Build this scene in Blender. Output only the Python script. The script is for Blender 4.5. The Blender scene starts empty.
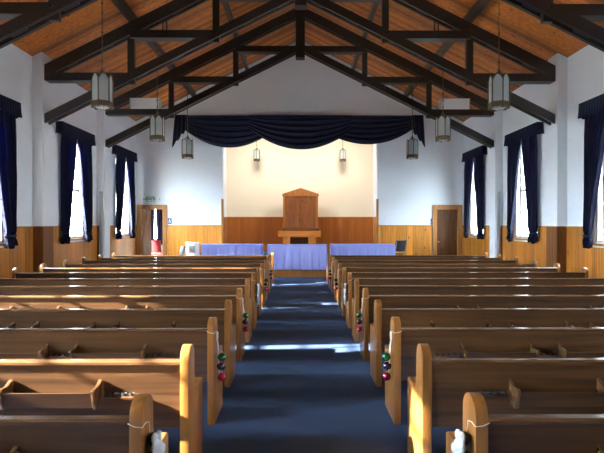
import bpy, bmesh, math, random
from mathutils import Vector, Matrix
random.seed(7)
SC = bpy.context.scene
COL = SC.collection
PI = math.pi

# ------------------------------------------------------------------ dimensions
HW = 5.79            # half width of the nave
EAVE = 5.24          # ceiling height at the side walls
SL = 0.5             # roof slope
YB, YF = -3.2, 17.0  # back wall, front wall
WT = 0.30            # wall thickness
def ceil_z(x): return EAVE + SL*(HW-abs(x))
BAY_P = [4.0, 7.3, 10.6, 13.9]          # pilaster centres
WIN = [2.0, 5.4, 8.8, 12.3, 15.72]      # window centres
OPW = 2.74           # half width of the chancel opening
OPH = 4.95
CY = 20.4            # chancel back wall
CW = 4.0             # chancel half width

# ------------------------------------------------------------------ materials
def new_mat(name):
    m = bpy.data.materials.new(name); m.use_nodes = True
    nt = m.node_tree; nt.nodes.clear()
    out = nt.nodes.new('ShaderNodeOutputMaterial')
    bs = nt.nodes.new('ShaderNodeBsdfPrincipled')
    nt.links.new(bs.outputs[0], out.inputs[0])
    return m, nt, bs
def nd(nt, t, **kw):
    n = nt.nodes.new(t)
    for k, v in kw.items(): setattr(n, k, v)
    return n
def val(nt, sock, v):
    if hasattr(v, 'is_linked') or hasattr(v, 'links'): nt.links.new(v, sock)
    else: sock.default_value = v
def math_n(nt, op, a, b=0.0):
    n = nd(nt, 'ShaderNodeMath', operation=op); val(nt, n.inputs[0], a); val(nt, n.inputs[1], b); return n.outputs[0]
def mix(nt, f, a, b, mode='MIX'):
    n = nd(nt, 'ShaderNodeMix', data_type='RGBA', blend_type=mode)
    val(nt, n.inputs[0], f); val(nt, n.inputs[6], a); val(nt, n.inputs[7], b); return n.outputs[2]
def ramp(nt, f, stops):
    n = nd(nt, 'ShaderNodeValToRGB'); val(nt, n.inputs[0], f)
    e = n.color_ramp.elements
    while len(e) < len(stops): e.new(0.5)
    for q, (p, c) in zip(e, stops): q.position = p; q.color = (*c, 1) if len(c) == 3 else c
    return n.outputs[0]
def c4(c): return (c[0], c[1], c[2], 1)
def sc_(c, k): return tuple(min(1, x*k) for x in c)

def plain(name, col, rough=.6, metal=0., spec=.5, bump=0., bscale=60., var=.0, coat=0., sheen=0.):
    m, nt, bs = new_mat(name)
    bs.inputs['Roughness'].default_value = rough; bs.inputs['Metallic'].default_value = metal
    bs.inputs['Specular IOR Level'].default_value = spec
    bs.inputs['Coat Weight'].default_value = coat
    bs.inputs['Sheen Weight'].default_value = sheen
    tc = nd(nt, 'ShaderNodeTexCoord')
    no = nd(nt, 'ShaderNodeTexNoise'); no.inputs['Scale'].default_value = bscale; no.inputs['Detail'].default_value = 3
    nt.links.new(tc.outputs['Object'], no.inputs['Vector'])
    if var > 0:
        nt.links.new(mix(nt, no.outputs[0], c4(sc_(col, 1-var)), c4(sc_(col, 1+var))), bs.inputs['Base Color'])
    else: bs.inputs['Base Color'].default_value = c4(col)
    if bump > 0:
        b = nd(nt, 'ShaderNodeBump'); b.inputs['Strength'].default_value = bump; b.inputs['Distance'].default_value = .01
        nt.links.new(no.outputs[0], b.inputs['Height']); nt.links.new(b.outputs[0], bs.inputs['Normal'])
    return m

def wood(name, col, grain='X', rough=.35, contrast=.35, planks=None, across='Y', knots=0., pvar=.3, coat=0., obj_var=.12, spec=.5):
    """grain runs along axis `grain`; planks = board width measured along axis `across`."""
    m, nt, bs = new_mat(name)
    tc = nd(nt, 'ShaderNodeTexCoord')
    oi = nd(nt, 'ShaderNodeObjectInfo')
    vec = tc.outputs['Object']
    sep = nd(nt, 'ShaderNodeSeparateXYZ'); nt.links.new(vec, sep.inputs[0])
    off = math_n(nt, 'MULTIPLY', oi.outputs['Random'], 37.0)
    idx = None
    if planks:
        u = math_n(nt, 'DIVIDE', sep.outputs[across], planks)
        idx = math_n(nt, 'FLOOR', u)
        fr = math_n(nt, 'FRACT', u)
        wn = nd(nt, 'ShaderNodeTexWhiteNoise', noise_dimensions='1D')
        nt.links.new(math_n(nt, 'ADD', idx, off), wn.inputs['W'])
        off = math_n(nt, 'ADD', off, math_n(nt, 'MULTIPLY', wn.outputs[0], 23.0))
    add = nd(nt, 'ShaderNodeVectorMath', operation='ADD'); nt.links.new(vec, add.inputs[0])
    cmb = nd(nt, 'ShaderNodeCombineXYZ')
    for k in range(3): nt.links.new(off, cmb.inputs[k])
    nt.links.new(cmb.outputs[0], add.inputs[1])
    mp = nd(nt, 'ShaderNodeMapping'); nt.links.new(add.outputs[0], mp.inputs[0])
    s = [22., 22., 22.]; s['XYZ'.index(grain)] = 1.1; mp.inputs['Scale'].default_value = s
    n1 = nd(nt, 'ShaderNodeTexNoise'); n1.inputs['Scale'].default_value = 1.; n1.inputs['Detail'].default_value = 5; n1.inputs['Distortion'].default_value = .6
    nt.links.new(mp.outputs[0], n1.inputs['Vector'])
    c = ramp(nt, n1.outputs[0], [(.28, sc_(col, 1-contrast)), (.5, col), (.75, sc_(col, 1+contrast))])
    n2 = nd(nt, 'ShaderNodeTexNoise'); n2.inputs['Scale'].default_value = .7; nt.links.new(add.outputs[0], n2.inputs['Vector'])
    hv = nd(nt, 'ShaderNodeHueSaturation'); nt.links.new(c, hv.inputs['Color'])
    v = math_n(nt, 'ADD', 1-.15, math_n(nt, 'MULTIPLY', n2.outputs[0], .3))
    v = math_n(nt, 'MULTIPLY', v, math_n(nt, 'ADD', 1-obj_var, math_n(nt, 'MULTIPLY', oi.outputs['Random'], 2*obj_var)))
    if planks: v = math_n(nt, 'MULTIPLY', v, math_n(nt, 'ADD', 1-pvar, math_n(nt, 'MULTIPLY', wn.outputs[0], 2*pvar)))
    nt.links.new(v, hv.inputs['Value']); c = hv.outputs[0]
    if knots > 0:
        mk = nd(nt, 'ShaderNodeMapping'); nt.links.new(add.outputs[0], mk.inputs[0])
        ks = [6., 6., 6.]; ks['XYZ'.index(grain)] = 3.2; mk.inputs['Scale'].default_value = ks
        vo = nd(nt, 'ShaderNodeTexVoronoi'); vo.inputs['Scale'].default_value = 1.0; nt.links.new(mk.outputs[0], vo.inputs['Vector'])
        k = ramp(nt, vo.outputs['Distance'], [(0., (1, 1, 1)), (.10, (.85, .85, .85)), (.2, (0, 0, 0))])
        sx = nd(nt, 'ShaderNodeSeparateColor'); nt.links.new(vo.outputs['Color'], sx.inputs[0])
        k = math_n(nt, 'MULTIPLY', k, math_n(nt, 'GREATER_THAN', sx.outputs[0], 1-knots))
        c = mix(nt, k, c, c4(sc_(col, .22)))
    nt.links.new(c, bs.inputs['Base Color'])
    h = n1.outputs[0]
    if planks:
        g = math_n(nt, 'MINIMUM', fr, math_n(nt, 'SUBTRACT', 1.0, fr))
        g = math_n(nt, 'MINIMUM', math_n(nt, 'MULTIPLY', g, planks*120), 1.0)
        h = math_n(nt, 'ADD', math_n(nt, 'MULTIPLY', n1.outputs[0], .15), g)
    b = nd(nt, 'ShaderNodeBump'); b.inputs['Strength'].default_value = .5 if planks else .12; b.inputs['Distance'].default_value = .006
    nt.links.new(h, b.inputs['Height']); nt.links.new(b.outputs[0], bs.inputs['Normal'])
    bs.inputs['Roughness'].default_value = rough; bs.inputs['Coat Weight'].default_value = coat
    bs.inputs['Coat Roughness'].default_value = .15; bs.inputs['Specular IOR Level'].default_value = spec
    return m

def cloth(name, col, trans_col, trans=.3, rough=.9, sheen=.0):
    m, nt, bs = new_mat(name)
    out = [n for n in nt.nodes if n.type == 'OUTPUT_MATERIAL'][0]
    tc = nd(nt, 'ShaderNodeTexCoord'); no = nd(nt, 'ShaderNodeTexNoise'); no.inputs['Scale'].default_value = 90.
    nt.links.new(tc.outputs['Object'], no.inputs['Vector'])
    nt.links.new(mix(nt, no.outputs[0], c4(sc_(col, .85)), c4(sc_(col, 1.15))), bs.inputs['Base Color'])
    bs.inputs['Roughness'].default_value = rough; bs.inputs['Sheen Weight'].default_value = sheen
    bs.inputs['Specular IOR Level'].default_value = .2
    tr = nd(nt, 'ShaderNodeBsdfTranslucent'); tr.inputs[0].default_value = c4(trans_col)
    mx = nd(nt, 'ShaderNodeMixShader'); mx.inputs[0].default_value = trans
    nt.links.new(bs.outputs[0], mx.inputs[1]); nt.links.new(tr.outputs[0], mx.inputs[2]); nt.links.new(mx.outputs[0], out.inputs[0])
    return m

def glass(name, tint=(1, 1, 1), refl=.06):
    m, nt, bs = new_mat(name)
    out = [n for n in nt.nodes if n.type == 'OUTPUT_MATERIAL'][0]
    t = nd(nt, 'ShaderNodeBsdfTransparent'); t.inputs[0].default_value = c4(tint)
    g = nd(nt, 'ShaderNodeBsdfGlossy'); g.inputs['Roughness'].default_value = .03
    mx = nd(nt, 'ShaderNodeMixShader'); mx.inputs[0].default_value = refl
    nt.links.new(t.outputs[0], mx.inputs[1]); nt.links.new(g.outputs[0], mx.inputs[2]); nt.links.new(mx.outputs[0], out.inputs[0])
    return m

M = {}
M['plaster'] = plain('white_plaster', (.79, .85, .90), .7, bump=.12, bscale=25, var=.03)
M['cream'] = plain('cream_plaster', (.86, .80, .68), .7, bump=.1, bscale=25, var=.02)
M['carpet'] = plain('blue_carpet', (.050, .085, .165), .95, spec=.1, bump=.6, bscale=220, var=.35)
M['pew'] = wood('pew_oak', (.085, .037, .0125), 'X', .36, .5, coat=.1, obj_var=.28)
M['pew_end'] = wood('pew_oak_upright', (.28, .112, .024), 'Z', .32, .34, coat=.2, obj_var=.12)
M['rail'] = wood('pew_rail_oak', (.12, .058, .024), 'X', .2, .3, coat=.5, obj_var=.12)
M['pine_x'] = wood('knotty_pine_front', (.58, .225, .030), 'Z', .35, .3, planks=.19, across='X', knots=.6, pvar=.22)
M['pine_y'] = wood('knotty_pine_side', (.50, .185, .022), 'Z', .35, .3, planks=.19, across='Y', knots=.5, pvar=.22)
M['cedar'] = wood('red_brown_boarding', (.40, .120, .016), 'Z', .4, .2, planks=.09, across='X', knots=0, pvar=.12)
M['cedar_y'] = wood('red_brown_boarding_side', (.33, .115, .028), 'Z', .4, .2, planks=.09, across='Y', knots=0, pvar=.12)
M['ceil'] = wood('ceiling_boards', (.44, .135, .020), 'X', .6, .35, planks=.15, across='Y', knots=.3, pvar=.45)
M['beam'] = wood('dark_stained_beam', (.022, .015, .013), 'X', .38, .3)
M['beam_z'] = wood('dark_stained_post', (.022, .015, .013), 'Z', .38, .3)
M['beam_y'] = wood('dark_stained_purlin', (.060, .035, .022), 'Y', .45, .3)
M['door'] = wood('brown_door_wood', (.14, .052, .014), 'Z', .5, .35, spec=.25)
M['casing'] = wood('door_casing_wood', (.36, .15, .032), 'Z', .4, .25)
M['trim'] = wood('wood_trim', (.36, .17, .05), 'Y', .4, .25)
M['panel'] = wood('brown_wall_panelling', (.12, .05, .016), 'Z', .6, .25, planks=.2, across='X', spec=.2)
M['orange'] = wood('orange_pine_table', (.66, .25, .05), 'X', .35, .2)
M['cab'] = wood('cabinet_knotty_pine', (.25, .085, .022), 'Z', .4, .3, planks=.17, across='X', knots=.5, pvar=.15)
M['cab_frame'] = wood('cabinet_frame_wood', (.40, .15, .038), 'Z', .4, .25)
M['navy'] = cloth('navy_drape', (.006, .007, .022), (.035, .05, .32), .09, sheen=.03)
M['navy_v'] = cloth('navy_velvet', (.006, .008, .026), (.02, .02, .1), .02, sheen=.1)
M['bluecloth'] = cloth('periwinkle_cloth', (.40, .44, .92), (.4, .45, .95), .12)
M['whitecloth'] = cloth('white_cloth', (.8, .8, .85), (.9, .9, .9), .15)
M['glass'] = glass('window_glass', (1, 1, 1), .05)
M['sash'] = plain('cream_sash_paint', (.62, .60, .55), .5)
M['bronze'] = plain('aged_bronze', (.17, .12, .07), .45, metal=.8, var=.25, bscale=120)
M['milk'] = cloth('milk_glass', (.62, .68, .68), (.75, .85, .88), .45, rough=.3)
M['metal'] = plain('dark_metal', (.02, .02, .022), .4, metal=.6)
M['steel'] = plain('steel', (.5, .5, .5), .3, metal=1.)
M['brass'] = plain('brass', (.55, .38, .13), .3, metal=1.)
M['white_plastic'] = plain('white_plastic', (.84, .87, .88), .45)
M['grille'] = plain('speaker_grille', (.78, .82, .84), .6, bump=.5, bscale=400)
M['grey_plastic'] = plain('grey_plastic', (.035, .038, .045), .5)
M['cover'] = plain('grey_painted_metal', (.42, .47, .49), .5)
M['green'] = plain('green_lettering', (.02, .35, .16), .5)
M['blue_sign'] = plain('blue_sign', (.015, .05, .22), .4)
M['white_sign'] = plain('white_sign_paint', (.85, .85, .85), .4)
M['red'] = plain('red_upholstery', (.55, .012, .015), .7, var=.15)
M['string'] = plain('white_string', (.75, .72, .65), .8)
M['bg'] = plain('green_bauble', (.010, .13, .045), .16, metal=.35, coat=.6)
M['bp'] = plain('plum_bauble', (.045, .012, .045), .16, metal=.35, coat=.6)
M['br'] = plain('crimson_bauble', (.33, .006, .045), .16, metal=.35, coat=.6)
M['petal'] = plain('white_petal', (.55, .57, .58), .7)
M['leaf'] = plain('dark_leaf', (.012, .022, .014), .6)
M['lamp'] = plain('lamp_white', (.8, .8, .8), .3)
M['ground'] = plain('outdoor_paving', (.55, .55, .53), .9, var=.1, bscale=3)

# ------------------------------------------------------------------ mesh helpers
class MB:
    def __init__(s): s.bm = bmesh.new()
    def _add(s, tmp, mat=None):
        me = bpy.data.meshes.new('t'); 
        if mat is not None: bmesh.ops.transform(tmp, matrix=mat, verts=tmp.verts)
        tmp.to_mesh(me); tmp.free(); s.bm.from_mesh(me); bpy.data.meshes.remove(me); return s
    def box(s, x0, x1, y0, y1, z0, z1, bev=0., mat=None):
        t = bmesh.new(); bmesh.ops.create_cube(t, size=1)
        bmesh.ops.transform(t, matrix=Matrix.Translation(((x0+x1)/2, (y0+y1)/2, (z0+z1)/2)) @ Matrix.Diagonal((abs(x1-x0), abs(y1-y0), abs(z1-z0), 1)), verts=t.verts)
        if bev: bmesh.ops.bevel(t, geom=list(t.edges), offset=bev, segments=2, affect='EDGES', profile=.6)
        return s._add(t, mat)
    def prism(s, pts, a0, a1, axis='X', bev=0., mat=None):
        """pts polygon in the two other axes, extruded from a0 to a1 along axis."""
        t = bmesh.new()
        def mk(a, p):
            return {'X': (a, p[0], p[1]), 'Y': (p[0], a, p[1]), 'Z': (p[0], p[1], a)}[axis]
        v0 = [t.verts.new(mk(a0, p)) for p in pts]; v1 = [t.verts.new(mk(a1, p)) for p in pts]
        t.faces.new(v0); t.faces.new(v1[::-1]); n = len(pts)
        for i in range(n): t.faces.new((v0[i], v0[(i+1) % n], v1[(i+1) % n], v1[i]))
        bmesh.ops.recalc_face_normals(t, faces=t.faces)
        if bev:
            capf = [f for f in t.faces if len(f.verts) == n and n > 4] or list(t.faces)[:2]
            ed = set(e for f in capf for e in f.edges)
            bmesh.ops.bevel(t, geom=list(ed), offset=bev, segments=2, affect='EDGES', profile=.6)
        return s._add(t, mat)
    def beam(s, p0, p1, w, h, bev=0.):
        """bar from p0 to p1; w = horizontal thickness, h = thickness across in the vertical plane."""
        p0, p1 = Vector(p0), Vector(p1); d = p1-p0; L = d.length; d.normalize()
        up = Vector((0, 0, 1)) if abs(d.z) < .95 else Vector((0, 1, 0))
        sd = up.cross(d).normalized(); u = d.cross(sd).normalized()
        mat = Matrix.Translation((p0+p1)/2) @ Matrix((d, sd, u)).transposed().to_4x4()
        return s.box(-L/2, L/2, -w/2, w/2, -h/2, h/2, bev, mat)
    def tube(s, pts, r, n=8, closed=False, caps=True):
        pts = [Vector(p) for p in pts]; t = bmesh.new(); rings = []
        N = len(pts); prev = None
        for i, p in enumerate(pts):
            a = pts[(i-1) % N] if (closed or i > 0) else p; b = pts[(i+1) % N] if (closed or i < N-1) else p
            d = (b-a); d = d.normalized() if d.length > 1e-9 else Vector((0, 0, 1))
            if prev is None: u = d.orthogonal().normalized()
            else:
                u = prev - d*prev.dot(d); u = u.normalized() if u.length > 1e-6 else d.orthogonal().normalized()
            prev = u; w = d.cross(u); rr = r[i] if isinstance(r, (list, tuple)) else r
            rings.append([t.verts.new(p + (u*math.cos(2*PI*k/n) + w*math.sin(2*PI*k/n))*rr) for k in range(n)])
        for i in range(N if closed else N-1):
            A, B = rings[i], rings[(i+1) % N]
            for k in range(n): t.faces.new((A[k], A[(k+1) % n], B[(k+1) % n], B[k]))
        if caps and not closed: t.faces.new(rings[0][::-1]); t.faces.new(rings[-1])
        bmesh.ops.recalc_face_normals(t, faces=t.faces)
        return s._add(t)
    def lathe(s, prof, n=20, mat=None):
        t = bmesh.new(); rings = []
        for r, z in prof: rings.append([t.verts.new((r*math.cos(2*PI*k/n), r*math.sin(2*PI*k/n), z)) for k in range(n)])
        for A, B in zip(rings, rings[1:]):
            for k in range(n): t.faces.new((A[k], A[(k+1) % n], B[(k+1) % n], B[k]))
        t.faces.new(rings[0][::-1]); t.faces.new(rings[-1])
        bmesh.ops.remove_doubles(t, verts=t.verts, dist=1e-6)
        bmesh.ops.recalc_face_normals(t, faces=t.faces)
        return s._add(t, mat)
    def sphere(s, c, r, sx=1, sy=1, sz=1, seg=18):
        t = bmesh.new(); bmesh.ops.create_uvsphere(t, u_segments=seg, v_segments=seg//2+1, radius=r)
        return s._add(t, Matrix.Translation(c) @ Matrix.Diagonal((sx, sy, sz, 1)))
    def grid(s, f, nu, nv, thick=0.):
        t = bmesh.new(); V = [[t.verts.new(f(i/nu, j/nv)) for j in range(nv+1)] for i in range(nu+1)]
        for i in range(nu):
            for j in range(nv): t.faces.new((V[i][j], V[i+1][j], V[i+1][j+1], V[i][j+1]))
        bmesh.ops.recalc_face_normals(t, faces=t.faces)
        if thick:
            t.normal_update(); nm = {v: v.normal.copy() for v in t.verts}
            W = [[t.verts.new(v.co - nm[v]*thick) for v in row] for row in V]
            for i in range(nu):
                for j in range(nv): t.faces.new((W[i][j], W[i][j+1], W[i+1][j+1], W[i+1][j]))
            rim = [(i, 0) for i in range(nu)] + [(nu, j) for j in range(nv)] + [(i, nv) for i in range(nu, 0, -1)] + [(0, j) for j in range(nv, 0, -1)]
            for (a, b_), (c, d) in zip(rim, rim[1:]+rim[:1]): t.faces.new((V[a][b_], W[a][b_], W[c][d], V[c][d]))
            bmesh.ops.recalc_face_normals(t, faces=t.faces)
        return s._add(t)
    def build(s, name, mat, parent=None, smooth=False, loc=None, kind=None):
        me = bpy.data.meshes.new(name); s.bm.to_mesh(me); s.bm.free()
        me.materials.append(mat)
        if smooth:
            me.polygons.foreach_set('use_smooth', [True]*len(me.polygons))
            me.set_sharp_from_angle(angle=math.radians(42))
        o = bpy.data.objects.new(name, me); COL.objects.link(o)
        if parent: o.parent = parent
        if loc: o.location = loc
        if kind: o['kind'] = kind
        return o
def thing(name, loc, label=None, cat=None, group=None, rz=0., kind=None):
    o = bpy.data.objects.new(name, None); COL.objects.link(o); o.location = loc; o.rotation_euler = (0, 0, rz)
    o.empty_display_size = .1
    tag(o, label, cat, group, kind); return o
def tag(o, label=None, cat=None, group=None, kind=None):
    if label: o['label'] = label
    if cat: o['category'] = cat
    if group: o['group'] = group
    if kind: o['kind'] = kind
    return o
def copy_tree(o, parent=None, label=None):
    c = o.copy(); COL.objects.link(c)
    if parent: c.parent = parent
    if label: c['label'] = label
    for ch in list(o.children): copy_tree(ch, c)
    return c
SIDE = {-1: 'left', 1: 'right'}

# ------------------------------------------------------------------ ROOM SHELL
S = 'structure'
MB().box(-HW-WT, HW+WT, YB-WT, YF+.15, -.12, 0).build('floor', M['carpet'], kind=S)
b = MB()
for sg in (-1, 1):
    x0, x1 = 0, sg*(HW+.5)
    b.prism([(x0, ceil_z(0)), (x1, EAVE-.25), (x1, EAVE-.25+.14), (x0, ceil_z(0)+.14)], YB-WT, YF+WT, 'Y')
b.build('ceiling', M['ceil'], kind=S)

WZ0, WZ1, WHW = 1.25, 3.78, .62          # window opening
for sg in (-1, 1):
    w = MB(); a, bb = sorted((sg*HW, sg*(HW+WT)))
    y = YB
    for c in [-1.4]+WIN:
        w.box(a, bb, y, c-WHW, 0, 5.3)
        w.box(a, bb, c-WHW, c+WHW, 0, WZ0); w.box(a, bb, c-WHW, c+WHW, WZ1, 5.3)
        y = c+WHW
    w.box(a, bb, y, YF+WT, 0, 5.3)
    w.build('wall_'+SIDE[sg], M['plaster'], kind=S)

# front wall with chancel opening and the two doorways, gable shaped
DX0, DX1 = 4.83, 5.62                    # doorway from centre line
DH = 2.17
w = MB()
for sg in (-1, 1):
    def px(a, c, z0, z1):
        l, r = sorted((sg*a, sg*c)); w.box(l, r, YF, YF+WT, z0, z1)
    px(OPW, DX0, 0, 5.2); px(DX1, HW+WT, 0, 5.2); px(DX0, DX1, DH, 5.2)
w.box(-OPW, OPW, YF, YF+WT, OPH, 5.2)
w.prism([(-HW-WT, 5.2), (HW+WT, 5.2), (0, ceil_z(0)+.1)], YF, YF+WT, 'Y')
w.build('wall_front', M['plaster'], kind=S)
# jambs of the opening
for sg in (-1, 1):
    l, r = sorted((sg*OPW, sg*(OPW+.25)))
    MB().box(l, r, YF+WT, YF+.85, 0, OPH+.3).build('wall_chancel_jamb_'+SIDE[sg], M['plaster'], kind=S)
# unseen back wall, panelled dark to cut reflections on the pew backs
w = MB()
BWX = []
xs = -HW-WT
for l, r in BWX:
    w.box(xs, l, YB-WT, YB, 0, 5.2); w.box(l, r, YB-WT, YB, 0, .9); w.box(l, r, YB-WT, YB, 3.9, 5.2); xs = r
w.box(xs, HW+WT, YB-WT, YB, 0, 5.2)
w.prism([(-HW-WT, 5.2), (HW+WT, 5.2), (0, ceil_z(0)+.1)], YB-WT, YB, 'Y')
w.build('wall_back', M['panel'], kind=S)
# chancel
MB().box(-CW, CW, CY, CY+.2, 0, 5.6).build('wall_chancel_back', M['cream'], kind=S)
for sg in (-1, 1):
    l, r = sorted((sg*CW, sg*(CW+.2)))
    MB().box(l, r, YF+WT, CY+.2, 0, 5.6).build('wall_chancel_'+SIDE[sg], M['cream'], kind=S)
MB().box(-CW-.2, CW+.2, YF+WT, CY+.2, 5.6, 5.75).build('ceiling_chancel', M['cream'], kind=S)
MB().box(-CW-.2, CW+.2, YF+.15, CY+.2, -.12, .46).build('floor_chancel', M['carpet'], kind=S)
MB().box(-3.22, 3.22, 14.72, YF-.022, 0, .195, .004).build('floor_platform', M['carpet'], kind=S)
MB().box(-3.22, 3.22, 14.695, 14.72, 0, .2).build('trim_platform_riser', M['casing'], kind=S)
MB().box(-CW, CW, CY-.03, CY, .46, 1.88).build('trim_chancel_wainscot', M['cedar'], kind=S)
MB().box(-CW, CW, CY-.05, CY, 1.88, 1.92, .004).build('trim_chancel_cap', M['casing'], kind=S)
MB().box(-OPW, OPW, YF+.02, YF+.15, .195, .46).build('trim_chancel_step', M['cedar'], kind=S)
for sg in (-1, 1):
    l, r = sorted((sg*(OPW-.03), sg*(OPW+.04)))
    MB().box(l, r, YF-.03, YF+.09, .19, 2.51, .004).build('trim_opening_post_'+SIDE[sg], M['casing'], kind=S)

for sg in (-1, 1):
    l, r = sorted((sg*(OPW-.012), sg*OPW))
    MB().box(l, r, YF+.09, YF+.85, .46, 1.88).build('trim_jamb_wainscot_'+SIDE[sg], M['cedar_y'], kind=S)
# wainscot, sides
for sg in (-1, 1):
    w = MB(); cp = MB(); bs_ = MB()
    def seg(y0, y1, h, cap=True):
        a, c = sorted((sg*HW, sg*(HW-.022))); w.box(a, c, y0, y1, 0, h)
        if cap: a, c = sorted((sg*HW, sg*(HW-.04))); cp.box(a, c, y0, y1, h, h+.03, .003)
        a, c = sorted((sg*HW, sg*(HW-.035))); bs_.box(a, c, y0, y1, 0, .12, .003)
    y = YB
    for c in [-1.4]+WIN:
        seg(y, c-WHW-.07, 1.55); seg(c-WHW-.07, c+WHW+.07, 1.17, False); y = c+WHW+.07
    seg(y, YF, 1.55)
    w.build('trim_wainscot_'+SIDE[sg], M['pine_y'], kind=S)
    cp.build('trim_wainscot_cap_'+SIDE[sg], M['trim'], kind=S)
    bs_.build('baseboard_'+SIDE[sg], M['trim'], kind=S)
    # front wall wainscot
    l, r = sorted((sg*(OPW+.04), sg*(DX0-.15)))
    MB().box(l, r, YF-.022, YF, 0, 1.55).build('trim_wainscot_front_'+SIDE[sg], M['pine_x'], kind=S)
    MB().box(l, r, YF-.04, YF, 1.55, 1.58, .003).build('trim_wainscot_front_cap_'+SIDE[sg], M['casing'], kind=S)

# pilasters
for i, yc in enumerate(BAY_P):
    for sg in (-1, 1):
        a, c = sorted((sg*HW, sg*(HW-.216)))
        o = MB().box(a, c, yc-.2, yc+.2, 0, ceil_z(HW-.216)-.01, .006).build('pilaster_%s_%d' % (SIDE[sg], i+1), M['plaster'], kind=S)
        if i != 3:
            a, c = sorted((sg*HW, sg*(HW-.236)))
            MB().box(a, c, yc-.22, yc+.22, 0, 1.58, .004).build('trim_pilaster_%s_%d' % (SIDE[sg], i+1), M['door'], kind=S)
        else:
            for e in (-1, 1):
                a, c = sorted((sg*HW, sg*(HW-.06))); y0, y1 = sorted((yc+e*.2, yc+e*.25))
                MB().box(a, c, y0, y1, 0, 1.58).build('trim_pilaster_edge_%s_%d' % (SIDE[sg], (e+3)//2), M['door'], kind=S)

# windows: frame, sashes with muntins, glass, sill
wn_ = 0
def window(sg, yc, hw=WHW, z0=WZ0, z1=WZ1):
    global wn_; wn_ += 1
    root = thing('window_%d' % wn_, (sg*HW, yc, z0), kind=S)
    H = z1-z0; f = MB(); sx = lambda a, c: sorted((sg*a, sg*c))
    for e in (-1, 1):
        y0, y1 = sorted((e*hw, e*(hw-.07))); l, r = sx(.02, .28); f.box(l, r, y0, y1, 0, H)
    l, r = sx(.02, .28); f.box(l, r, -hw+.07, hw-.07, H-.08, H); f.box(l, r, -hw+.07, hw-.07, 0, .06)
    f.build('window_frame', M['sash'], root)
    l, r = sx(.12, .16); q = MB()
    q.box(l, r, -hw+.07, hw-.07, H/2-.035, H/2+.035)
    for e in (-1, 1):
        y0, y1 = sorted((e*(hw-.07), e*(hw-.12))); q.box(l, r, y0, y1, .06, H-.08)
    q.box(l, r, -.016, .016, .06, H-.08)
    for k in range(1, 8):
        if k != 4: z = .06+(H-.14)*k/8; q.box(l, r, -hw+.12, hw-.12, z-.012, z+.012)
    q.build('window_sash', M['sash'], root)
    l, r = sx(.135, .141); MB().box(l, r, -hw+.07, hw-.07, .06, H-.08).build('window_pane', M['glass'], root)
    l, r = sx(-.07, .1); MB().box(l, r, -hw-.06, hw+.06, -.04, 0, .005).build('window_sill', M['casing'], root)
    return root
for sg in (-1, 1):
    for yc in [-1.4]+WIN: window(sg, yc)
for l, r in BWX:
    wn_ += 1
    root = thing('window_%d' % wn_, ((l+r)/2, YB, .9), kind=S); h = (r-l)/2
    f = MB()
    for e in (-1, 1):
        x0, x1 = sorted((e*h, e*(h-.07))); f.box(x0, x1, -.28, -.02, 0, 3.0)
    f.box(-h, h, -.28, -.02, 2.93, 3.0); f.box(-h, h, -.28, -.02, 0, .06); f.box(-h, h, -.17, -.12, 1.45, 1.52); f.box(-.025, .025, -.17, -.12, 0, 3.0)
    f.build('window_frame', M['sash'], root)
    MB().box(-h+.07, h-.07, -.15, -.145, .06, 2.93).build('window_pane', M['glass'], root)

# ------------------------------------------------------------------ ROOF
def up_z(x): return 4.96+SL*(5.574-abs(x))     # upper chord centre
def lo_z(x): return 3.93+SL*(5.574-abs(x))     # lower chord centre
PX = [3.72, 1.86]
def make_truss(y, label):
    root = thing('roof_truss', (0, y, 0), label, 'truss', 'roof trusses across the nave')
    xe = HW-.216
    for sg in (-1, 1):
        for nm, fz, h in (('top_chord', up_z, .23), ('bottom_chord', lo_z, .16)):
            c = MB()
            for e in (-1, 1):
                c.prism([(sg*xe, fz(xe)-h/2-.02), (sg*xe, fz(xe)+h/2+.02), (0, fz(0)+h/2+.02), (0, fz(0)-h/2-.02)], e*.05, e*.115, 'Y')
            for k in range(7):
                x = xe*(.07+.14*k); c.beam((sg*(x+.12), 0, fz(x+.12)), (sg*(x-.12), 0, fz(x-.12)), .10, h*.8)
            c.build(nm, M['beam'], root)
        for x in PX:
            MB().box(sg*x-.075, sg*x+.075, -.05, .05, lo_z(x)-.17, up_z(x)+.11, .006).build('post', M['beam_z'], root)
            for zz in (lo_z(x), up_z(x)):
                MB().lathe([(.026, -.14), (.026, .14)], 8, Matrix.Translation((sg*x, 0, zz)) @ Matrix.Rotation(PI/2, 4, 'X')).build('bolt', M['metal'], root)
        for x0, x1 in ((xe, PX[0]), (PX[0], PX[1]), (PX[1], .1)):
            zz = lo_z(x1) if x1 > .2 else lo_z(.0)-.05
            zz -= .02; c = MB(); l, r = sorted((sg*x0, sg*x1))
            c.box(l, r, -.12, .12, zz-.085, zz+.085, .006); c.build('strut', M['beam'], root)
    MB().box(-.13, .13, -.13, .13, lo_z(0)-.32, up_z(0)+.16, .01).build('king_post', M['beam_z'], root)
    return root
make_truss(7.28, 'dark roof truss nearest overhead, only its lower ends showing at the top corners')
make_truss(10.6, 'dark roof truss resting on the wood-footed pilasters, in front of the truss with the speakers')
make_truss(13.9, 'dark roof truss carrying the two white loudspeakers, last one before the navy swags')
MB().box(-.06, .06, YB, YF, ceil_z(0)-.32, ceil_z(0)-.02).build('ridge_beam', M['beam_y'])
tag(bpy.data.objects['ridge_beam'], 'dark ridge beam running along the peak of the wooden ceiling', 'beam')
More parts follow.
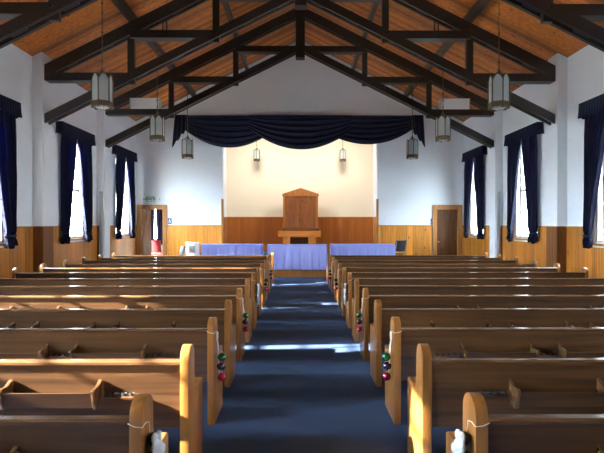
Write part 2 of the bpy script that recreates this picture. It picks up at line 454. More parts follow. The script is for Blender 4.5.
for sg in (-1, 1):
    for x, nm in ((PX[0], 'lower'), (PX[1], 'upper')):
        t = ceil_z(x); o = MB().prism([(sg*(x-.055), ceil_z(x-.045)-.20), (sg*(x+.045), ceil_z(x+.045)-.20), (sg*(x+.045), ceil_z(x+.045)-.012), (sg*(x-.045), ceil_z(x-.045)-.012)], YB, YF, 'Y').build('purlin', M['beam_y'])
        tag(o, 'dark %s purlin running lengthwise under the %s ceiling slope' % (nm, SIDE[sg]), 'beam', 'purlins under the ceiling')
# wire loops over the second struts
for sg in (-1, 1):
    pts = [(sg*2.95-.04, 10.46, 5.68), (sg*2.95-.045, 10.46, 6.0)] + [(sg*2.95+.045*math.cos(a), 10.46, 6.0+.05*math.sin(a)) for a in (2.4, 1.57, .7)] + [(sg*2.95+.045, 10.46, 6.0), (sg*2.95+.04, 10.46, 5.68)]
    o = MB().tube(pts, .012, 6).build('wire_hook', M['metal'], smooth=True)
    tag(o, 'thin dark wire loop hooked over the roof strut on the %s side' % SIDE[sg], 'hook', 'wire loops on the struts')

# ------------------------------------------------------------------ PEWS
PA, PB = .733, 5.05; PC = (PA+PB)/2; ET = .056
def end_profile(arm=True):
    p = [(0, 0), (0, .775)]
    for k in range(1, 12):
        a = PI - PI*k/12; p.append((.085+.085*math.cos(a), .775+.088*math.sin(a)))
    p += [(.17, .775), (.172, .62), (.18, .578), (.2, .553), (.225, .545), (.30, .552), (.40, .552), (.43, .535), (.43, 0)]
    return p
def make_pew(sg):
    root = thing('church_pew', (sg*PC, 0, 0))
    X = lambda a: sg*(a-PC)
    def ex(a, c): return sorted((X(a), X(c)))
    for a, c in ((PA, PA+ET), (PB-ET, PB)):
        l, r = ex(a, c); MB().prism(end_profile(), l, r, 'X', .0035).build('end_panel', M['pew_end'], root, smooth=True)
    l, r = ex(PA+ET, PB-ET)
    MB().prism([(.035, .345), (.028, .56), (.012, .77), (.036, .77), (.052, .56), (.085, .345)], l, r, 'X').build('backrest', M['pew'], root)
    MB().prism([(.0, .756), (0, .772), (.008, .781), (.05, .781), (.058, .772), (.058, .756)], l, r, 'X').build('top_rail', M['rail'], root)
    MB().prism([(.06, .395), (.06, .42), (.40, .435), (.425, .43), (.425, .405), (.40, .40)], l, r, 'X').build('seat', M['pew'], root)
    MB().box(l, r, .375, .395, .33, .402, .003).build('seat_apron', M['pew'], root)
    for q in (.36, .66):
        a = PA+(PB-PA)*q; l2, r2 = ex(a-.02, a+.02)
        MB().prism([(.07, 0), (.07, .396), (.37, .40), (.37, .28), (.30, .12), (.32, 0)], l2, r2, 'X').build('seat_support', M['pew_end'], root)
    for k in range(4):
        a = 1.28+.8*k
        if a+.6 > PB-.1: break
        l, r = ex(a+.02, a+.56)
        rk = MB(); rk.prism([(.028, .515), (-.075, .515), (-.098, .612), (-.086, .612), (-.066, .527), (.028, .527)], l, r, 'X')
        ro = rk.build('book_rack', M['pew'], root)
        ear = [(.03, .505), (-.07, .505), (-.085, .54), (-.104, .612), (-.096, .63), (-.07, .638), (-.04, .634), (-.015, .645), (.018, .66)]
        for e in (a, a+.56):
            l, r = ex(e, e+.022); MB().prism(ear, l, r, 'X', .003).build('rack_bracket', M['rail'], ro, smooth=True)
        a2 = a-.225
        l, r = ex(a2, a2+.2)
        so = MB().box(l, r, -.055, .028, .555, .57, .003).build('cup_shelf', M['pew'], root)
        cu = MB()
        for j in range(4):
            cu.lathe([(.013, .57), (.017, .585), (.014, .585), (.011, .572)], 12, Matrix.Translation((X(a2+.03+.047*j), -.012, 0)))
        cu.build('cup_ring', M['grey_plastic'], so)
    return root
ORD = ['first', 'second', 'third', 'fourth', 'fifth', 'sixth', 'seventh', 'eighth', 'ninth', 'tenth', 'eleventh', 'twelfth', 'thirteenth']
row_y = lambda n: 2.10+.9*(n-1)
for sg in (-1, 1):
    proto = make_pew(sg)
    for n in range(1, 14):
        o = proto if n == 1 else copy_tree(proto)
        o.location = (sg*PC, row_y(n), 0)
        extra = {1: 'nearest the viewer, white flowers hung on its end', 13: 'the row in front of the blue tables'}.get(n, 'counted from the nearest row')
        if n % 2 and 1 < n < 13: extra = ('white flowers' if n == 7 else 'coloured baubles')+' hung on its aisle end'
        tag(o, '%s wooden pew %s of the aisle, %s' % (ORD[n-1], SIDE[sg], extra), 'pew', 'church pews facing the platform')

# decorations on the pew ends, local origin = rear edge of the aisle face at floor level, +x towards the aisle
def string_pts():
    return [(-ET-.003, .02, .772), (-ET-.003, -.004, .764), (-.03, -.006, .752), (.004, -.005, .748), (.005, .04, .752), (.006, .082, .74)]
def make_baubles(sg):
    root = thing('bauble_hanging', (0, 0, 0))
    f = lambda p: (-sg*p[0], p[1], p[2])
    MB().tube([f(p) for p in string_pts()], .0019, 6).build('string', M['string'], root, smooth=True)
    MB().tube([f((.012, .082+.032*math.cos(a), .706+.034*math.sin(a))) for a in [2*PI*k/20 for k in range(20)]], .0045, 6, closed=True).build('ring', M['string'], root, smooth=True)
    rb = MB()
    rb.tube([f((.012, .083, .672)), f((.02, .075, .62)), f((.02, .078, .54))], .006, 6); rb.tube([f((.012, .081, .672)), f((.016, .09, .63)), f((.022, .083, .50)), f((.03, .08, .40))], .005, 6)
    rb.build('ribbon', M['string'], root, smooth=True)
    for m, c in (('bg', (.052, .070, .535)), ('bp', (.040, .098, .452)), ('br', (.050, .075, .370))):
        bo = MB().sphere(f(c), .036).build('bauble', M[m], root, smooth=True)
        MB().lathe([(.009, 0), (.009, .012), (.004, .016)], 10, Matrix.Translation(f((c[0], c[1], c[2]+.034)))).build('cap', M['brass'], bo, smooth=True)
    return root
def make_flowers(sg):
    root = thing('flower_hanging', (0, 0, 0))
    f = lambda p: (-sg*p[0], p[1], p[2])
    MB().tube([f(p) for p in string_pts()] + [f((.008, .09, .68))], .0019, 6).build('string', M['string'], root, smooth=True)
    rnd = random.Random(3)
    lf = MB()
    for k in range(8):
        z = .66-.035*k; a = rnd.uniform(-.6, .6)
        lf.sphere(f((.018, .085+.045*math.sin(k*2.1), z)), .044, .45, .9, .6, 8)
    lf.build('leaf', M['leaf'], root, smooth=True)
    for k in range(5):
        z = .655-.062*k; cy = .085+(.022 if k % 2 else -.022); fl = MB()
        for j in range(6):
            a = 2*PI*j/6+k; fl.sphere(f((.042+.01*(j % 2), cy+.026*math.cos(a), z+.026*math.sin(a))), .025, .6, 1, 1, 8)
        fl.sphere(f((.055, cy, z)), .014, .8, 1, 1, 8)
        fl.build('flower', M['petal'], root, smooth=True)
    tl = MB()
    for k in range(3): tl.tube([f((.03, .07+.015*k, .42)), f((.035, .062+.022*k, .38)), f((.03, .058+.026*k, .33))], .007, 6)
    tl.build('ribbon', M['petal'], root, smooth=True)
    return root
for sg in (-1, 1):
    pb, pf = make_baubles(sg), make_flowers(sg); used = set()
    for n in (1, 3, 5, 7, 9, 11):
        src = pf if n in (1, 7) else pb
        o = copy_tree(src) if src in used else src; used.add(src)
        o.location = (sg*PA, row_y(n), 0)
        if n in (1, 7): tag(o, 'white flowers with dark leaves tied to the %s pew end %s of the aisle' % ('nearest' if n == 1 else 'seventh', SIDE[sg]), 'flower decoration', 'decorations on the pew ends')
        else: tag(o, 'green, plum and red baubles hung on the %s pew end %s of the aisle' % (ORD[n-1], SIDE[sg]), 'ornament', 'decorations on the pew ends')

# ------------------------------------------------------------------ CURTAINS
GRP_W = {8.8: 'window nearest the viewer', 12.3: 'middle window', 15.72: 'window closest to the front wall', 5.4: 'window just beside the viewer', 2.0: 'window level with the nearest pew', -1.4: 'window behind the viewer'}
def make_curtains(sg, yc, wide):
    wl = '%s-wall %s' % (SIDE[sg], GRP_W[yc])
    x0 = sg*(HW-.105)
    for e in (-1, 1):
        zt, zb, zk = 3.80, 1.17, 1.40
        wb = (.22 if e > 0 else .40) if sg > 0 else (.12 if yc == 2.0 else .33)
        outer, nf, ph = .80, 6, random.uniform(0, 6)
        wt = .5 if (sg < 0 and yc == 2.0) else .79  # this out-of-view pair is parted wider to brighten the second pew row
        def edge(z):
            q = min(1, max(0, (zt-.12-z)/(zt-.12-zk))); return outer - (wt + (wb-wt)*q**.85) if z > zk else outer-wb-.02*math.sin((zk-z)/(zk-zb)*PI)
        def f(u, v):
            z = zt+(zb-zt)*v; ie = edge(z); yy = outer+(ie-outer)*u
            if z < zk: yy += .02*math.sin(v*40+u*20)
            yy += .006*math.sin(u*17+z*3)
            k = min(1., (zt-z)/.4)
            tie = math.exp(-((z-zk)/.07)**2)
            amp = .034*(1-.75*tie)*(.55+.45*k)
            xo = amp*math.sin(2*PI*nf*u+ph+.5*math.sin(z*2.2)) + amp*.35*math.sin(2*PI*nf*2.3*u+1+z)
            return (x0-sg*xo, yc+e*yy, z+ (.03*math.sin(u*9+ph) if v == 1 else 0))
        o = MB().grid(f, 54, 44, .004).build('window_curtain', M['navy'], smooth=True)
        fx = 'far' if e > 0 else 'near'
        tag(o, 'navy curtain panel at the %s side of the %s' % (fx, wl), 'curtain', 'navy window curtains')
        tb = MB(); yo, yi = yc+e*outer, yc+e*(outer-wb)
        pts = [(x0-sg*.0+sg*.035*math.sin(a)*-1, (yo+yi)/2+(yo-yi)/2*1.04*math.cos(a), zk-.01+.01*math.cos(a)) for a in [2*PI*k/24 for k in range(24)]]
        tb.tube(pts, .022, 6, closed=True); tb.build('tieback', M['navy'], o, smooth=True)
    root = thing('curtain_valance', (sg*HW, yc, 3.76), 'navy gathered valance over the %s' % wl, 'valance', 'navy window valances')
    hw = .90
    MB().box(*sorted((-sg*.005, -sg*.15)), -hw, hw, .27, .29).build('board', M['beam'], root)
    def path(u):
        s = u*(2*hw+.32); 
        if s < .16: return (-sg*(.005+s), -hw, 0, -1)
        s -= .16
        if s < 2*hw: return (-sg*.165, -hw+s, -1, 0)
        s -= 2*hw; return (-sg*(.165-s), hw, 0, 1)
    def g(u, v):
        x, y, nx, ny = path(u); a = .010*math.sin(u*150)*(.3+.7*v) + .022*(v**2)*1.0
        dip = .02*math.cos(u*2*PI*2)*v
        return (x-sg*a*abs(nx) , y+ny*a*1.2, .30-.30*v+dip*.3+(.012*math.sin(u*75) if v == 1 else 0))
    MB().grid(g, 170, 10, .004).build('pleated_skirt', M['navy'], root, smooth=True)
for sg in (-1, 1):
    for yc in (8.8, 12.3, 15.72) + (5.4, 2.0, -1.4): make_curtains(sg, yc, 0)

# swagged drape across the chancel opening
K = 16.85/480
def sx_(px): return (px-298.7)*K-.046
def sz_(py): return 1.64+(223.5-py)*K
drape = thing('swag_drape', (0, 16.85, sz_(115.7)), 'long navy swagged drape hung across the top of the chancel opening', 'drape')
def lagr(p, x):
    t = 0
    for i, (xi, yi) in enumerate(p):
        q = yi
        for j, (xj, _) in enumerate(p):
            if i != j: q *= (x-xj)/(xi-xj)
        t += q
    return t
ZT = sz_(115.7)
def swag(p, yo, ph):
    a, c = p[0][0], p[-1][0]
    def f(u, v):
        pxx = a+(c-a)*u; z1 = sz_(lagr(p, pxx)); vv = v
        z = ZT+(z1-ZT)*v - ZT
        am = .045*math.sin(PI*min(1, max(0, u*.9+.05)))**.7*(.25+.75*v)
        y = -yo - am*(1+math.sin(v*2*PI*5.5+ph+1.2*math.sin(u*3))) - .02*math.sin(v*2*PI*11+u*4)*.3 - .05*v*math.sin(PI*u)
        return (sx_(pxx), y, z)
    MB().grid(f, 60, 60, .006).build('swag', M['navy_v'], drape, smooth=True)
swag([(176, 122), (232, 148), (272, 132)], .0, 0)
swag([(324, 131), (367, 144.7), (416, 127)], .0, 2)
swag([(249, 129), (301, 150), (351, 131)], .06, 1)
for sg, xa, xb, za, zb in ((-1, 173, 187.5, 148, 129), (1, 424.6, 411.5, 147.5, 130)):
    def f(u, v):
        pt = (xa+3 + (xb-xa-3)*u) if sg < 0 else (xa-2+(xb-xa+2)*u)
        pb = xa+(xb-xa)*u
        zz = za+(zb-za)*u + 1.5*math.sin(u*18)
        return (sx_(pt+(pb-pt)*v), -.05-.05*math.sin(u*2*PI*3.2)*(.4+.6*v)-.05, (sz_(zz)-ZT)*v)
    MB().grid(f, 40, 16, .006).build('tail', M['navy_v'], drape, smooth=True)
MB().box(sx_(176), sx_(423.3), -.02, .13, -.05, .0).build('board', M['beam'], drape)

# ------------------------------------------------------------------ LANTERNS
def make_lantern():
    root = thing('pendant_lantern', (0, 0, 0))
    R, H = .185, .60
    cor = [Vector((R*math.cos(PI/3*k+PI/6), R*math.sin(PI/3*k+PI/6), 0)) for k in range(6)]
    fr = MB()
    for k in range(6):
        c = cor[k]; fr.tube([(c.x, c.y, .02), (c.x, c.y, H-.09)], .012, 6)
        n = cor[(k+1) % 6]; mid = (c+n)/2
        arch = []
        for t in range(9):
            q = t/8; p = c.lerp(n, q); z = H-.09+.10*(1-abs(2*q-1)**1.6); arch.append((p.x, p.y, z))
        fr.tube(arch, .009, 6)
        fr.tube([(c.x, c.y, H-.09), (c.x*.3, c.y*.3, H+.05)], .008, 6)
    fr.build('lantern_frame', M['bronze'], root, smooth=True)
    for k in range(6):
        c, n = cor[k]*.97, cor[(k+1) % 6]*.97; t = bmesh.new()
        out = [(c.lerp(n, .06), .10), (c.lerp(n, .94), .10)]
        for q in range(9):
            s_ = .94-.88*q/8; out.append((c.lerp(n, s_), H-.095+.10*(1-abs(2*(.5+(s_-.5)/.88*.98)-1)**1.6)))
        d = (c+n).normalized()*.006
        v0 = [t.verts.new((p.x, p.y, z)) for p, z in out]; v1 = [t.verts.new((p.x-d.x, p.y-d.y, z)) for p, z in out]
        t.faces.new(v0); t.faces.new(v1[::-1]); N = len(v0)
        for i in range(N): t.faces.new((v0[i], v0[(i+1) % N], v1[(i+1) % N], v1[i]))
        bmesh.ops.recalc_face_normals(t, faces=t.faces)
        m = MB(); m._add(t); m.build('glass_panel', M['milk'], root)
    bd = MB()
    for k in range(6):
        c, n = cor[k], cor[(k+1) % 6]
        for z in (.10, .02): bd.tube([(c.x, c.y, z), (n.x, n.y, z)], .010, 6)
        bd.beam((c.x*.985, c.y*.985, .06), (n.x*.985, n.y*.985, .06), .004, .075)
        for q in (.18, .5, .82):
            p = c.lerp(n, q); tx = (n-c).normalized()
            bd.tube([(p.x+tx.x*.026*math.cos(a), p.y+tx.y*.026*math.cos(a), .06+.028*math.sin(a)) for a in [2*PI*j/12 for j in range(12)]], .007, 5, closed=True)
            bd.tube([(p.x-tx.x*.028, p.y-tx.y*.028, .02), (p.x, p.y, -.018), (p.x+tx.x*.028, p.y+tx.y*.028, .02)], .007, 5)
        bd.sphere((c.x, c.y, -.005), .016, seg=8)
    bd.build('filigree_band', M['bronze'], root, smooth=True)
    MB().lathe([(R*.8, .03), (R*.8, .022), (.10, -.005), (.03, -.02), (.005, -.022), (.0, -.02), (.0, .03)], 12).build('bottom_glass', M['milk'], root, smooth=True)
    MB().lathe([(.01, H+.13), (.03, H+.12), (.022, H+.09), (.045, H+.075), (.05, H+.05), (.06, H+.035), (.0, H+.03)], 14).build('finial', M['bronze'], root, smooth=True)
    return root
lan = make_lantern(); first = True
def chain(root, z0, z1):
    c = MB(); n = int((z1-z0)/.09)
    c.tube([(0, 0, z0), (0, 0, z1)], .009, 6)
    for k in range(n):
        z = z0+.09*k+.045
        c.tube([(.014*math.cos(a) if k % 2 else 0, 0 if k % 2 else .014*math.cos(a), z+.035*math.sin(a)) for a in [2*PI*j/8 for j in range(8)]], .006, 5, closed=True)
    c.build('chain', M['bronze'], root, smooth=True)
    MB().lathe([(.05, z1+.0), (.05, z1-.015), (.02, z1-.05), (0, z1-.05)], 12).build('ceiling_rose', M['bronze'], root, smooth=True)
base = [(sg, y, 3.79) for sg in (-1, 1) for y in (8.95, 12.42, 15.78)]
LW = {8.95: 'nearest and largest of its row', 12.42: 'second in its row, near the loudspeaker', 15.78: 'hanging before the end of the navy swags'}
for i, (sg, y, z) in enumerate(base):
    o = lan if i == 0 else copy_tree(lan)
    o.location = (sg*3.69, y, z)
    tag(o, 'bronze pendant lantern on the %s side, %s' % (SIDE[sg], LW[y]), 'lantern', 'hanging church lanterns')
roots = [o for o in bpy.data.objects if o.name.startswith('pendant_lantern')]
for o in roots: chain(o, .72, ceil_z(3.69)-.21-o.location.z)
for sg in (-1, 1):
    o = copy_tree([r for r in roots][0])
    for ch in list(o.children):
        if ch.name.startswith(('chain', 'ceiling_rose')): bpy.data.objects.remove(ch)
    o.scale = (.72, .72, .76); o.location = (sg*1.755, 19.6, 1.64+62.3*19.6/480)
    chain(o, .72, (5.6-o.location.z)/.76)
    tag(o, 'small pendant lantern inside the chancel, %s of the pointed cabinet' % SIDE[sg], 'lantern', 'hanging church lanterns')

# ------------------------------------------------------------------ SPEAKERS on the last truss
for sg in (-1, 1):
    root = thing('loudspeaker', (sg*4.45, 13.88, lo_z(PX[0])-.02+.085), 'white loudspeaker box on the %s end of the last roof truss' % SIDE[sg], 'speaker', 'loudspeakers on the truss')
    MB().prism([(-.10, 0), (.10, 0), (.12, .30), (-.13, .30)], -.40, .40, 'X', .012).build('cabinet', M['white_plastic'], root, smooth=True)
    MB().prism([(-.105, .03), (-.118, .03), (-.143, .27), (-.128, .27)], -.36, .36, 'X').build('grille', M['grille'], root)
    for e in (-1, 1): MB().prism([(-.105, .0), (.105, 0), (.125, .31), (-.135, .31)], *sorted((e*.40, e*.42)), 'X').build('end_cap', M['cover'], root)

# ------------------------------------------------------------------ FRONT FURNITURE
def make_table(x, y, w, dep, h, label, drop):
    t = thing('folding_table', (x, y, .195), label[0], 'table', 'cloth covered tables on the platform')
    MB().box(-w/2, w/2, 0, dep, h-.03, h, .004).build('tabletop', M['sash'], t)
    for ex in (-1, 1):
        for dy in (.06, dep-.06): MB().tube([(ex*(w/2-.12), dy, 0), (ex*(w/2-.12), dy, h-.03)], .016, 8).build('leg', M['steel'], t, smooth=True)
    W, D = w/2+.012, dep+.024
    def rim(u):
        P = 2*(2*W+D); s = u*P
        if s < 2*W: return (-W+s, -.012, 0, -1)
        s -= 2*W
        if s < D: return (W, -.012+s, 1, 0)
        s -= D
        if s < 2*W: return (W-s, -.012+D, 0, 1)
        s -= 2*W; return (-W, -.012+D-s, -1, 0)
    def f(u, v):
        px_, py_, nx, ny = rim(u % 1.0)
        k = v
        a = (.012*math.sin(u*2*PI*23)+.008*math.sin(u*2*PI*41+1))*k + .015*k
        cs = 1-.01*v
        return (px_*cs+nx*a, py_+ny*a, h+.006-(drop)*v)
    m = MB(); m.grid(f, 240, 10, .004)
    m.box(-W, W, -.012, -.012+D, h+.001, h+.007, .002)
    o = m.build('tablecloth', M['bluecloth'], smooth=True); o.location = (x, y, .195); tag(o, label[1], 'tablecloth', 'blue cloths on the platform tables')
make_table(-.10, 14.86, 1.83, .62, .775, ('table hidden under the middle blue cloth, straight ahead of the aisle', 'periwinkle blue cloth over the middle table, reaching down to the platform'), .765)
make_table(-2.17, 15.15, 1.90, .62, .775, ('table hidden under the left blue cloth behind the front pew', 'periwinkle blue cloth over the left table, beside the chairs'), .55)
make_table(2.0, 15.15, 2.0, .62, .775, ('table hidden under the right blue cloth behind the front pew', 'periwinkle blue cloth over the right table, left of the closed door'), .55)
# chairs
def make_chair(loc, rz, label, seatm, framem, bh=.40):
    t = thing('stacking_chair', loc, label, 'chair', None, rz)
    MB().box(-.22, .22, -.21, .21, .43, .465, .015).build('seat', seatm, t, smooth=True)
    MB().grid(lambda u, v: ((u-.5)*.44, .20+.03*v+.10*v*.6+.035*math.cos((u-.5)*PI), .52+bh*v), 12, 8, .02).build('backrest', seatm, t, smooth=True)
    for ex in (-1, 1):
        MB().tube([(ex*.2, .17, 0), (ex*.2, .19, .45), (ex*.2, .30, .52+bh*.9)], .012, 8).build('rear_leg', framem, t, smooth=True)
        MB().tube([(ex*.2, -.19, 0), (ex*.2, -.17, .44)], .012, 8).build('front_leg', framem, t, smooth=True)
    return t
make_chair((-3.94, 15.0, 0), math.radians(-62), 'grey plastic chair standing alone left of the blue tables', M['grey_plastic'], M['steel'])
t = make_chair((-3.52, 16.05, 0), PI+math.radians(-4), 'white chair with grey back panel beside the left blue table', M['white_plastic'], M['steel'], .50)
MB().box(-.10, .10, .352, .362, .66, .92, .004).build('back_panel', M['grey_plastic'], t)
make_chair((3.24, 16.15, .195), math.radians(205), 'dark grey chair behind the right end of the right blue table', M['grey_plastic'], M['steel'], .36)

# pulpit table and pointed cabinet
t = thing('communion_table', (-.02, 19.25, .46), 'orange pine table below the pointed wooden cabinet', 'table')
MB().box(-.86, .86, -.03, .60, .64, .875, .008).build('tabletop', M['orange'], t)
for ex in (-1, 1):
    for dy in (.0, .44): l, r = sorted((ex*.37, ex*.66)); MB().box(l, r, dy, dy+.12, 0, .64, .006).build('leg', M['orange'], t)
MB().box(-.37, .37, .42, .45, .05, .60).build('back_board', M['door'], t)
c = thing('pointed_cabinet', (.03, 19.42, .46+.875), 'tall knotty wood cabinet with pointed pediment standing against the chancel wall', 'cabinet')
MB().box(-.76, .76, -.04, .40, 0, .12, .008).build('plinth', M['door'], c)
W2, HS, HA = .705, 1.50, 1.72
fr = MB()
fr.prism([(-W2, .12), (W2, .12), (W2, HS), (0, HA), (-W2, HS)], .02, .36, 'Y')
fr.build('body', M['cab_frame'], c)
f2 = MB()
for e in (-1, 1): l, r = sorted((e*(W2-.09), e*W2)); f2.box(l, r, -.03, .02, .12, HS-.02, .005)
f2.prism([(-W2-.03, HS-.10), (W2+.03, HS-.10), (W2+.03, HS), (0, HA+.02), (-W2-.03, HS)], -.04, .02, 'Y')
f2.build('pediment', M['cab_frame'], c)
for e in (-1, 1):
    l, r = sorted((e*.006, e*(W2-.095))); d = MB().box(l, r, -.005, .02, .14, HS-.105, .004).build('door', M['cab'], c)
    MB().sphere((e*.05, -.018, .42), .018, seg=10).build('knob', M['metal'], d, smooth=True)

def light(name, typ, loc, direction, energy, col=(1, 1, 1), **kw):
    L = bpy.data.lights.new(name, typ); L.energy = energy; L.color = col
    for k, v in kw.items(): setattr(L, k, v)
    o = bpy.data.objects.new(name, L); COL.objects.link(o); o.location = loc
    o.rotation_euler = Vector(direction).to_track_quat('-Z', 'Z').to_euler(); return o
def portal(loc, d, sx, sy):
    o = light('portal', 'AREA', loc, d, 1, shape='RECTANGLE', size=sx, size_y=sy); o.data.cycles.is_portal = True
# ------------------------------------------------------------------ DOORS
def door_frame(n, sg):
    root = thing('door_%d' % n, (sg*(DX0+DX1)/2, YF, 0), kind=S); h = (DX1-DX0)/2
    f = MB()
    for e in (-1, 1):
        l, r = sorted((e*h, e*(h+.13))); f.box(l, r, -.045, .0, 0, DH+.13, .005)
        l, r = sorted((e*(h-.03), e*h)); f.box(l, r, -.02, WT, 0, DH)
    f.box(-h, h, -.045, 0, DH, DH+.13, .005); f.box(-h, h, -.02, WT, DH-.03, DH)
    f.build('door_casing', M['casing'], root); return root, h
def panel_leaf(parent, w, h, hinge, ang, mat, both=True):
    """six panel leaf hinged at local x=hinge."""
    s = 1 if hinge < 0 else -1; m = MB()
    X = lambda a: s*a
    def bx(a, c, y0, y1, z0, z1, bv=0): l, r = sorted((X(a), X(c))); m.box(l, r, y0, y1, z0, z1, bv)
    st = .10; mid = w/2
    bx(0, w, -.012, .012, 0, h)
    for a, c in ((0, st), (w-st, w), (mid-.045, mid+.045)): bx(a, c, -.022, .022, 0, h, .003)
    for z0, z1 in ((0, .2), (.86, 1.0), (1.62, 1.72), (h-.11, h)): bx(0, w, -.0215, .0215, z0, z1, .003)
    for a, c in ((st+.035, mid-.08), (mid+.08, w-st-.035)):
        for z0, z1 in ((.24, .82), (1.04, 1.58), (1.76, h-.15)): bx(a, c, -.019, .019, z0, z1, .006)
    o = m.build('door_leaf', mat, parent); o.location = (hinge, .06, .01); o.rotation_euler = (0, 0, ang)
    kb = MB()
    for e in (-1, 1): kb.sphere((X(w-.06), e*.06, .98), .028, seg=12); kb.tube([(X(w-.06), 0, .98), (X(w-.06), e*.06, .98)], .010, 8)
    kb.build('door_handle', M['brass'], o, smooth=True)
    return o
r1, h1 = door_frame(1, -1); panel_leaf(r1, 2*h1-.07, DH-.05, -h1+.035, math.radians(85), M['door'])
r2, h2 = door_frame(2, 1); panel_leaf(r2, 2*h2-.062, DH-.042, h2-.031, 0, M['door'])
MB().box(DX0-.3, DX1+.3, YF+WT, YF+WT+.1, 0, 2.7).build('wall_behind_closed_door', M['plaster'], kind=S)  # unseen backing added to stop daylight leaking round the closed door
# room behind the open door
VX0, VX1, VY1 = -7.4, -4.25, 20.2
MB().box(VX0-.2, VX1, YF+.15, VY1+.2, -.12, 0).build('floor_side_room', M['carpet'], kind=S)
MB().box(VX0-.2, VX1, YF+WT, VY1+.2, 2.7, 2.82).build('ceiling_side_room', M['cream'], kind=S)
w = MB(); w.box(VX0-.2, -6.5, VY1, VY1+.2, 0, 2.7); w.box(-5.75, VX1, VY1, VY1+.2, 0, 2.7); w.box(-6.5, -5.75, VY1, VY1+.2, 0, .95); w.box(-6.5, -5.75, VY1, VY1+.2, 2.4, 2.7)
w.build('wall_side_room_back', M['cream'], kind=S)
w = MB(); w.box(VX0-.2, VX0, YF+WT, 18.3, 0, 2.7); w.box(VX0-.2, VX0, 18.8, VY1, 0, 2.7); w.box(VX0-.2, VX0, 18.3, 18.8, 0, .95); w.box(VX0-.2, VX0, 18.3, 18.8, 2.4, 2.7)  # hidden opening added in this wall to let light into the side room
w.build('wall_side_room_left', M['cream'], kind=S)
portal((VX0-.25, 18.55, 1.68), (1, 0, 0), .5, 1.45)
MB().box(VX0, -HW-WT, YF, YF+WT, 0, 2.7).build('wall_side_room_front', M['cream'], kind=S)
wn_ += 1
root = thing('window_%d' % wn_, (-6.125, VY1, .95), kind=S); f = MB()
for e in (-1, 1): l, r = sorted((e*.375, e*.32)); f.box(l, r, .02, .18, 0, 1.45)
f.box(-.375, .375, .02, .18, 0, .05); f.box(-.375, .375, .02, .18, 1.4, 1.45); f.box(-.32, .32, .08, .11, .70, .74); f.build('window_frame', M['sash'], root)
MB().box(-.32, .32, .09, .095, .05, 1.4).build('window_pane', M['glass'], root)
for nm, xt0, xt1, xb0, xb1 in (('left', -6.62, -6.06, -6.62, -6.10), ('right', -6.02, -5.66, -5.96, -5.40)):
    def f(u, v):
        a = xt0+(xb0-xt0)*v; c_ = xt1+(xb1-xt1)*v
        return (a+(c_-a)*u, VY1-.10+.03*math.sin(u*2*PI*4), 2.5-1.75*v)
    o = MB().grid(f, 36, 12, .004).build('window_curtain', M['navy'], smooth=True)
    tag(o, 'navy curtain in the side room seen through the open door, %s of the bright gap' % nm, 'curtain', 'navy window curtains')
t = make_chair((-5.56, 18.9, 0), math.radians(172), 'red upholstered chair in the side room seen through the open door', M['red'], M['metal'], .46)
# leaning dark pole
o = MB().tube([(-5.46, 19.5, 1.75), (-5.12, 19.1, .0)], .02, 8).build('leaning_pole', M['metal'], smooth=True)
tag(o, 'dark pole leaning inside the open doorway by the red chair', 'pole')

# exit sign with twin emergency lamps
def text_mesh(body, size, name, mat, parent, loc, rot=(PI/2, 0, 0)):
    cu = bpy.data.curves.new(name, 'FONT'); cu.body = body; cu.size = size; cu.align_x = 'CENTER'; cu.align_y = 'CENTER'; cu.extrude = .003; cu.offset = .009
    tmp = bpy.data.objects.new('tmp', cu); COL.objects.link(tmp)
    bpy.context.view_layer.update()
    me = bpy.data.meshes.new_from_object(tmp.evaluated_get(bpy.context.evaluated_depsgraph_get()))
    bpy.data.objects.remove(tmp); me.materials.clear(); me.materials.append(mat)
    o = bpy.data.objects.new(name, me); COL.objects.link(o); o.parent = parent; o.location = loc; o.rotation_euler = rot; return o
t = thing('exit_sign', (-5.265, YF, 2.37), 'white exit sign with green letters and twin emergency lamps over the open door', 'sign')
MB().box(-.14, .14, -.05, 0, .03, .24, .006).build('sign_face', M['white_sign'], t)
fb = MB()
for x0, x1, z0, z1 in ((-.14, .14, .03, .045), (-.14, .14, .225, .24), (-.14, -.125, .045, .225), (.125, .14, .045, .225)): fb.box(x0, x1, -.054, -.05, z0, z1)
fb.build('border', M['green'], t)
text_mesh('EXIT', .15, 'lettering', M['green'], t, (0, -.053, .135))
MB().box(-.36, .38, -.03, 0, .10, .15, .004).build('lamp_bar', M['cover'], t)
for e, xx in ((-1, -.30), (1, .26), (1, .40)):
    MB().lathe([(0, .0), (.03, .0), (.05, .07), (.045, .075), (0, .06)], 14, Matrix.Translation((xx, -.03, .14)) @ Matrix.Rotation(math.radians(100), 4, 'X')).build('emergency_lamp', M['white_plastic'], t, smooth=True)
# blue plaques and switches
def plaque(x, z, label):
    p = thing('blue_plaque', (x, YF, z), label, 'sign', 'blue plaques by the doors')
    MB().box(-.07, .07, -.015, 0, 0, .21, .004).build('plate', M['blue_sign'], p)
    ic = MB(); y0, y1 = -.019, -.015
    ic.lathe([(0, -.002), (.013, -.002), (.013, .002), (0, .002)], 14, Matrix.Translation((-.012, -.017, .172)) @ Matrix.Rotation(PI/2, 4, 'X'))
    ic.box(-.02, -.004, y0, y1, .10, .155); ic.box(-.004, .022, y0, y1, .125, .137); ic.box(-.012, .03, y0, y1, .095, .108); ic.box(.02, .032, y0, y1, .055, .10)
    ic.tube([(-.008+.042*math.cos(a), -.017, .082+.042*math.sin(a)) for a in [math.radians(q) for q in range(110, 340, 20)]], .006, 6)
    ic.build('symbol', M['white_sign'], p)
plaque(-4.60, 1.62, 'small blue plaque with white wheelchair symbol beside the open door')
plaque(4.70, 1.60, 'small blue plaque with white wheelchair symbol beside the closed door')
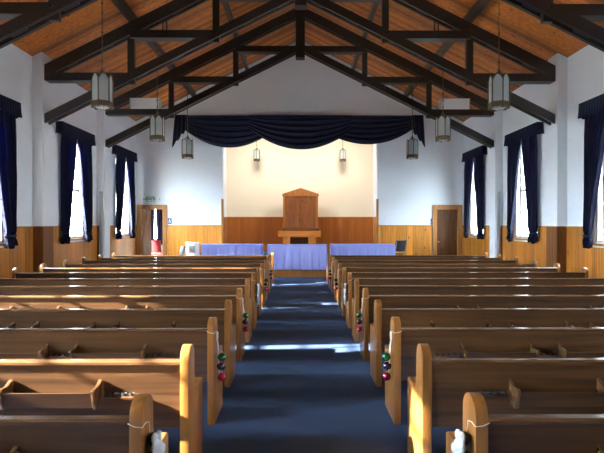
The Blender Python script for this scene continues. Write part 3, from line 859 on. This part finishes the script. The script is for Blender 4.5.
for sg, x in ((-1, -4.36), (1, 4.38)):
    p = thing('light_switch', (x, YF, 1.64), 'small white wall switch near the blue plaque on the %s side' % SIDE[sg], 'switch', 'wall switches by the doors')
    MB().box(-.035, .035, -.008, 0, 0, .115, .003).build('plate', M['white_plastic'], p)
    MB().box(-.008, .008, -.018, -.008, .04, .075, .002).build('toggle', M['white_plastic'], p)
# slim covers on the white pilasters
for sg in (-1, 1):
    l, r = sorted((sg*5.70, sg*5.62))
    p = MB().box(l, r, 13.655, 13.70, .02, 2.55, .006).build('cable_cover', M['cover'])
    tag(p, 'slim grey upright cable cover on the white pilaster at the %s wall' % SIDE[sg], 'cable cover', 'covers on the pilasters')

# ------------------------------------------------------------------ OUTSIDE, LIGHT, CAMERA
MB().box(-60, 60, -60, 70, -.5, -.4).build('ground', M['ground'], kind=S)
W = bpy.data.worlds.new('World'); SC.world = W; W.use_nodes = True
nt = W.node_tree; bg = nt.nodes['Background']; bg.inputs[0].default_value = (.74, .88, 1.0, 1); bg.inputs[1].default_value = 1.0
tc = nd(nt, 'ShaderNodeTexCoord'); dp = nd(nt, 'ShaderNodeVectorMath', operation='DOT_PRODUCT')
nt.links.new(tc.outputs['Generated'], dp.inputs[0]); dp.inputs[1].default_value = (-.95, -.14, .28)
gl = math_n(nt, 'POWER', math_n(nt, 'MAXIMUM', dp.outputs['Value'], 0.0), 3.0)
st = math_n(nt, 'ADD', 28.0, math_n(nt, 'MULTIPLY', gl, 65.0))
nt.links.new(st, bg.inputs[1])
th, ph = math.radians(25), math.radians(8.4)
sun = light('sun', 'SUN', (-20, 0, 15), (math.cos(th)*math.cos(ph), math.cos(th)*math.sin(ph), -math.sin(th)), 75, (1, .95, .86), angle=math.radians(.6))
for sg in (-1, 1):
    for yc in [-1.4]+WIN: portal((sg*(HW+.32), yc, (WZ0+WZ1)/2), (-sg, 0, 0), 1.2, 2.5)
for l, r in BWX: portal(((l+r)/2, YB-.32, 2.4), (0, 1, 0), r-l, 3.0)
# warm lamps added out of view behind the header to light the chancel
for sg in (-1, 1):
    o = thing('stage_lamp', (sg*1.6, YF+.55, 5.1), 'warm ceiling lamp hidden behind the header, %s half' % SIDE[sg], 'lamp')
    MB().lathe([(.0, .5), (.12, .5), (.12, .12), (.16, .0), (.14, .0), (.10, .1), (0, .1)], 16).build('housing', M['metal'], o, smooth=True)
    light('stage_light', 'SPOT', (sg*1.6, YF+.55, 5.08), (0, .7, -.8), 265, (1, .89, .74), spot_size=math.radians(165), spot_blend=.9, shadow_soft_size=.45)

cam = bpy.data.cameras.new('camera'); co = bpy.data.objects.new('camera', cam); COL.objects.link(co)
cam.sensor_width = 36; cam.lens = 36*480/604
co.location = (-.046, 0, 1.64)
co.rotation_euler = (math.radians(90)-math.atan(3/480), 0, -math.atan(3.3/480))
cam.clip_start = .05
SC.camera = co
SC.view_settings.view_transform = 'Standard'
SC.view_settings.look = 'None'
SC.view_settings.gamma = 1
SC.view_settings.use_curve_mapping = False
SC.view_settings.exposure = 0.75
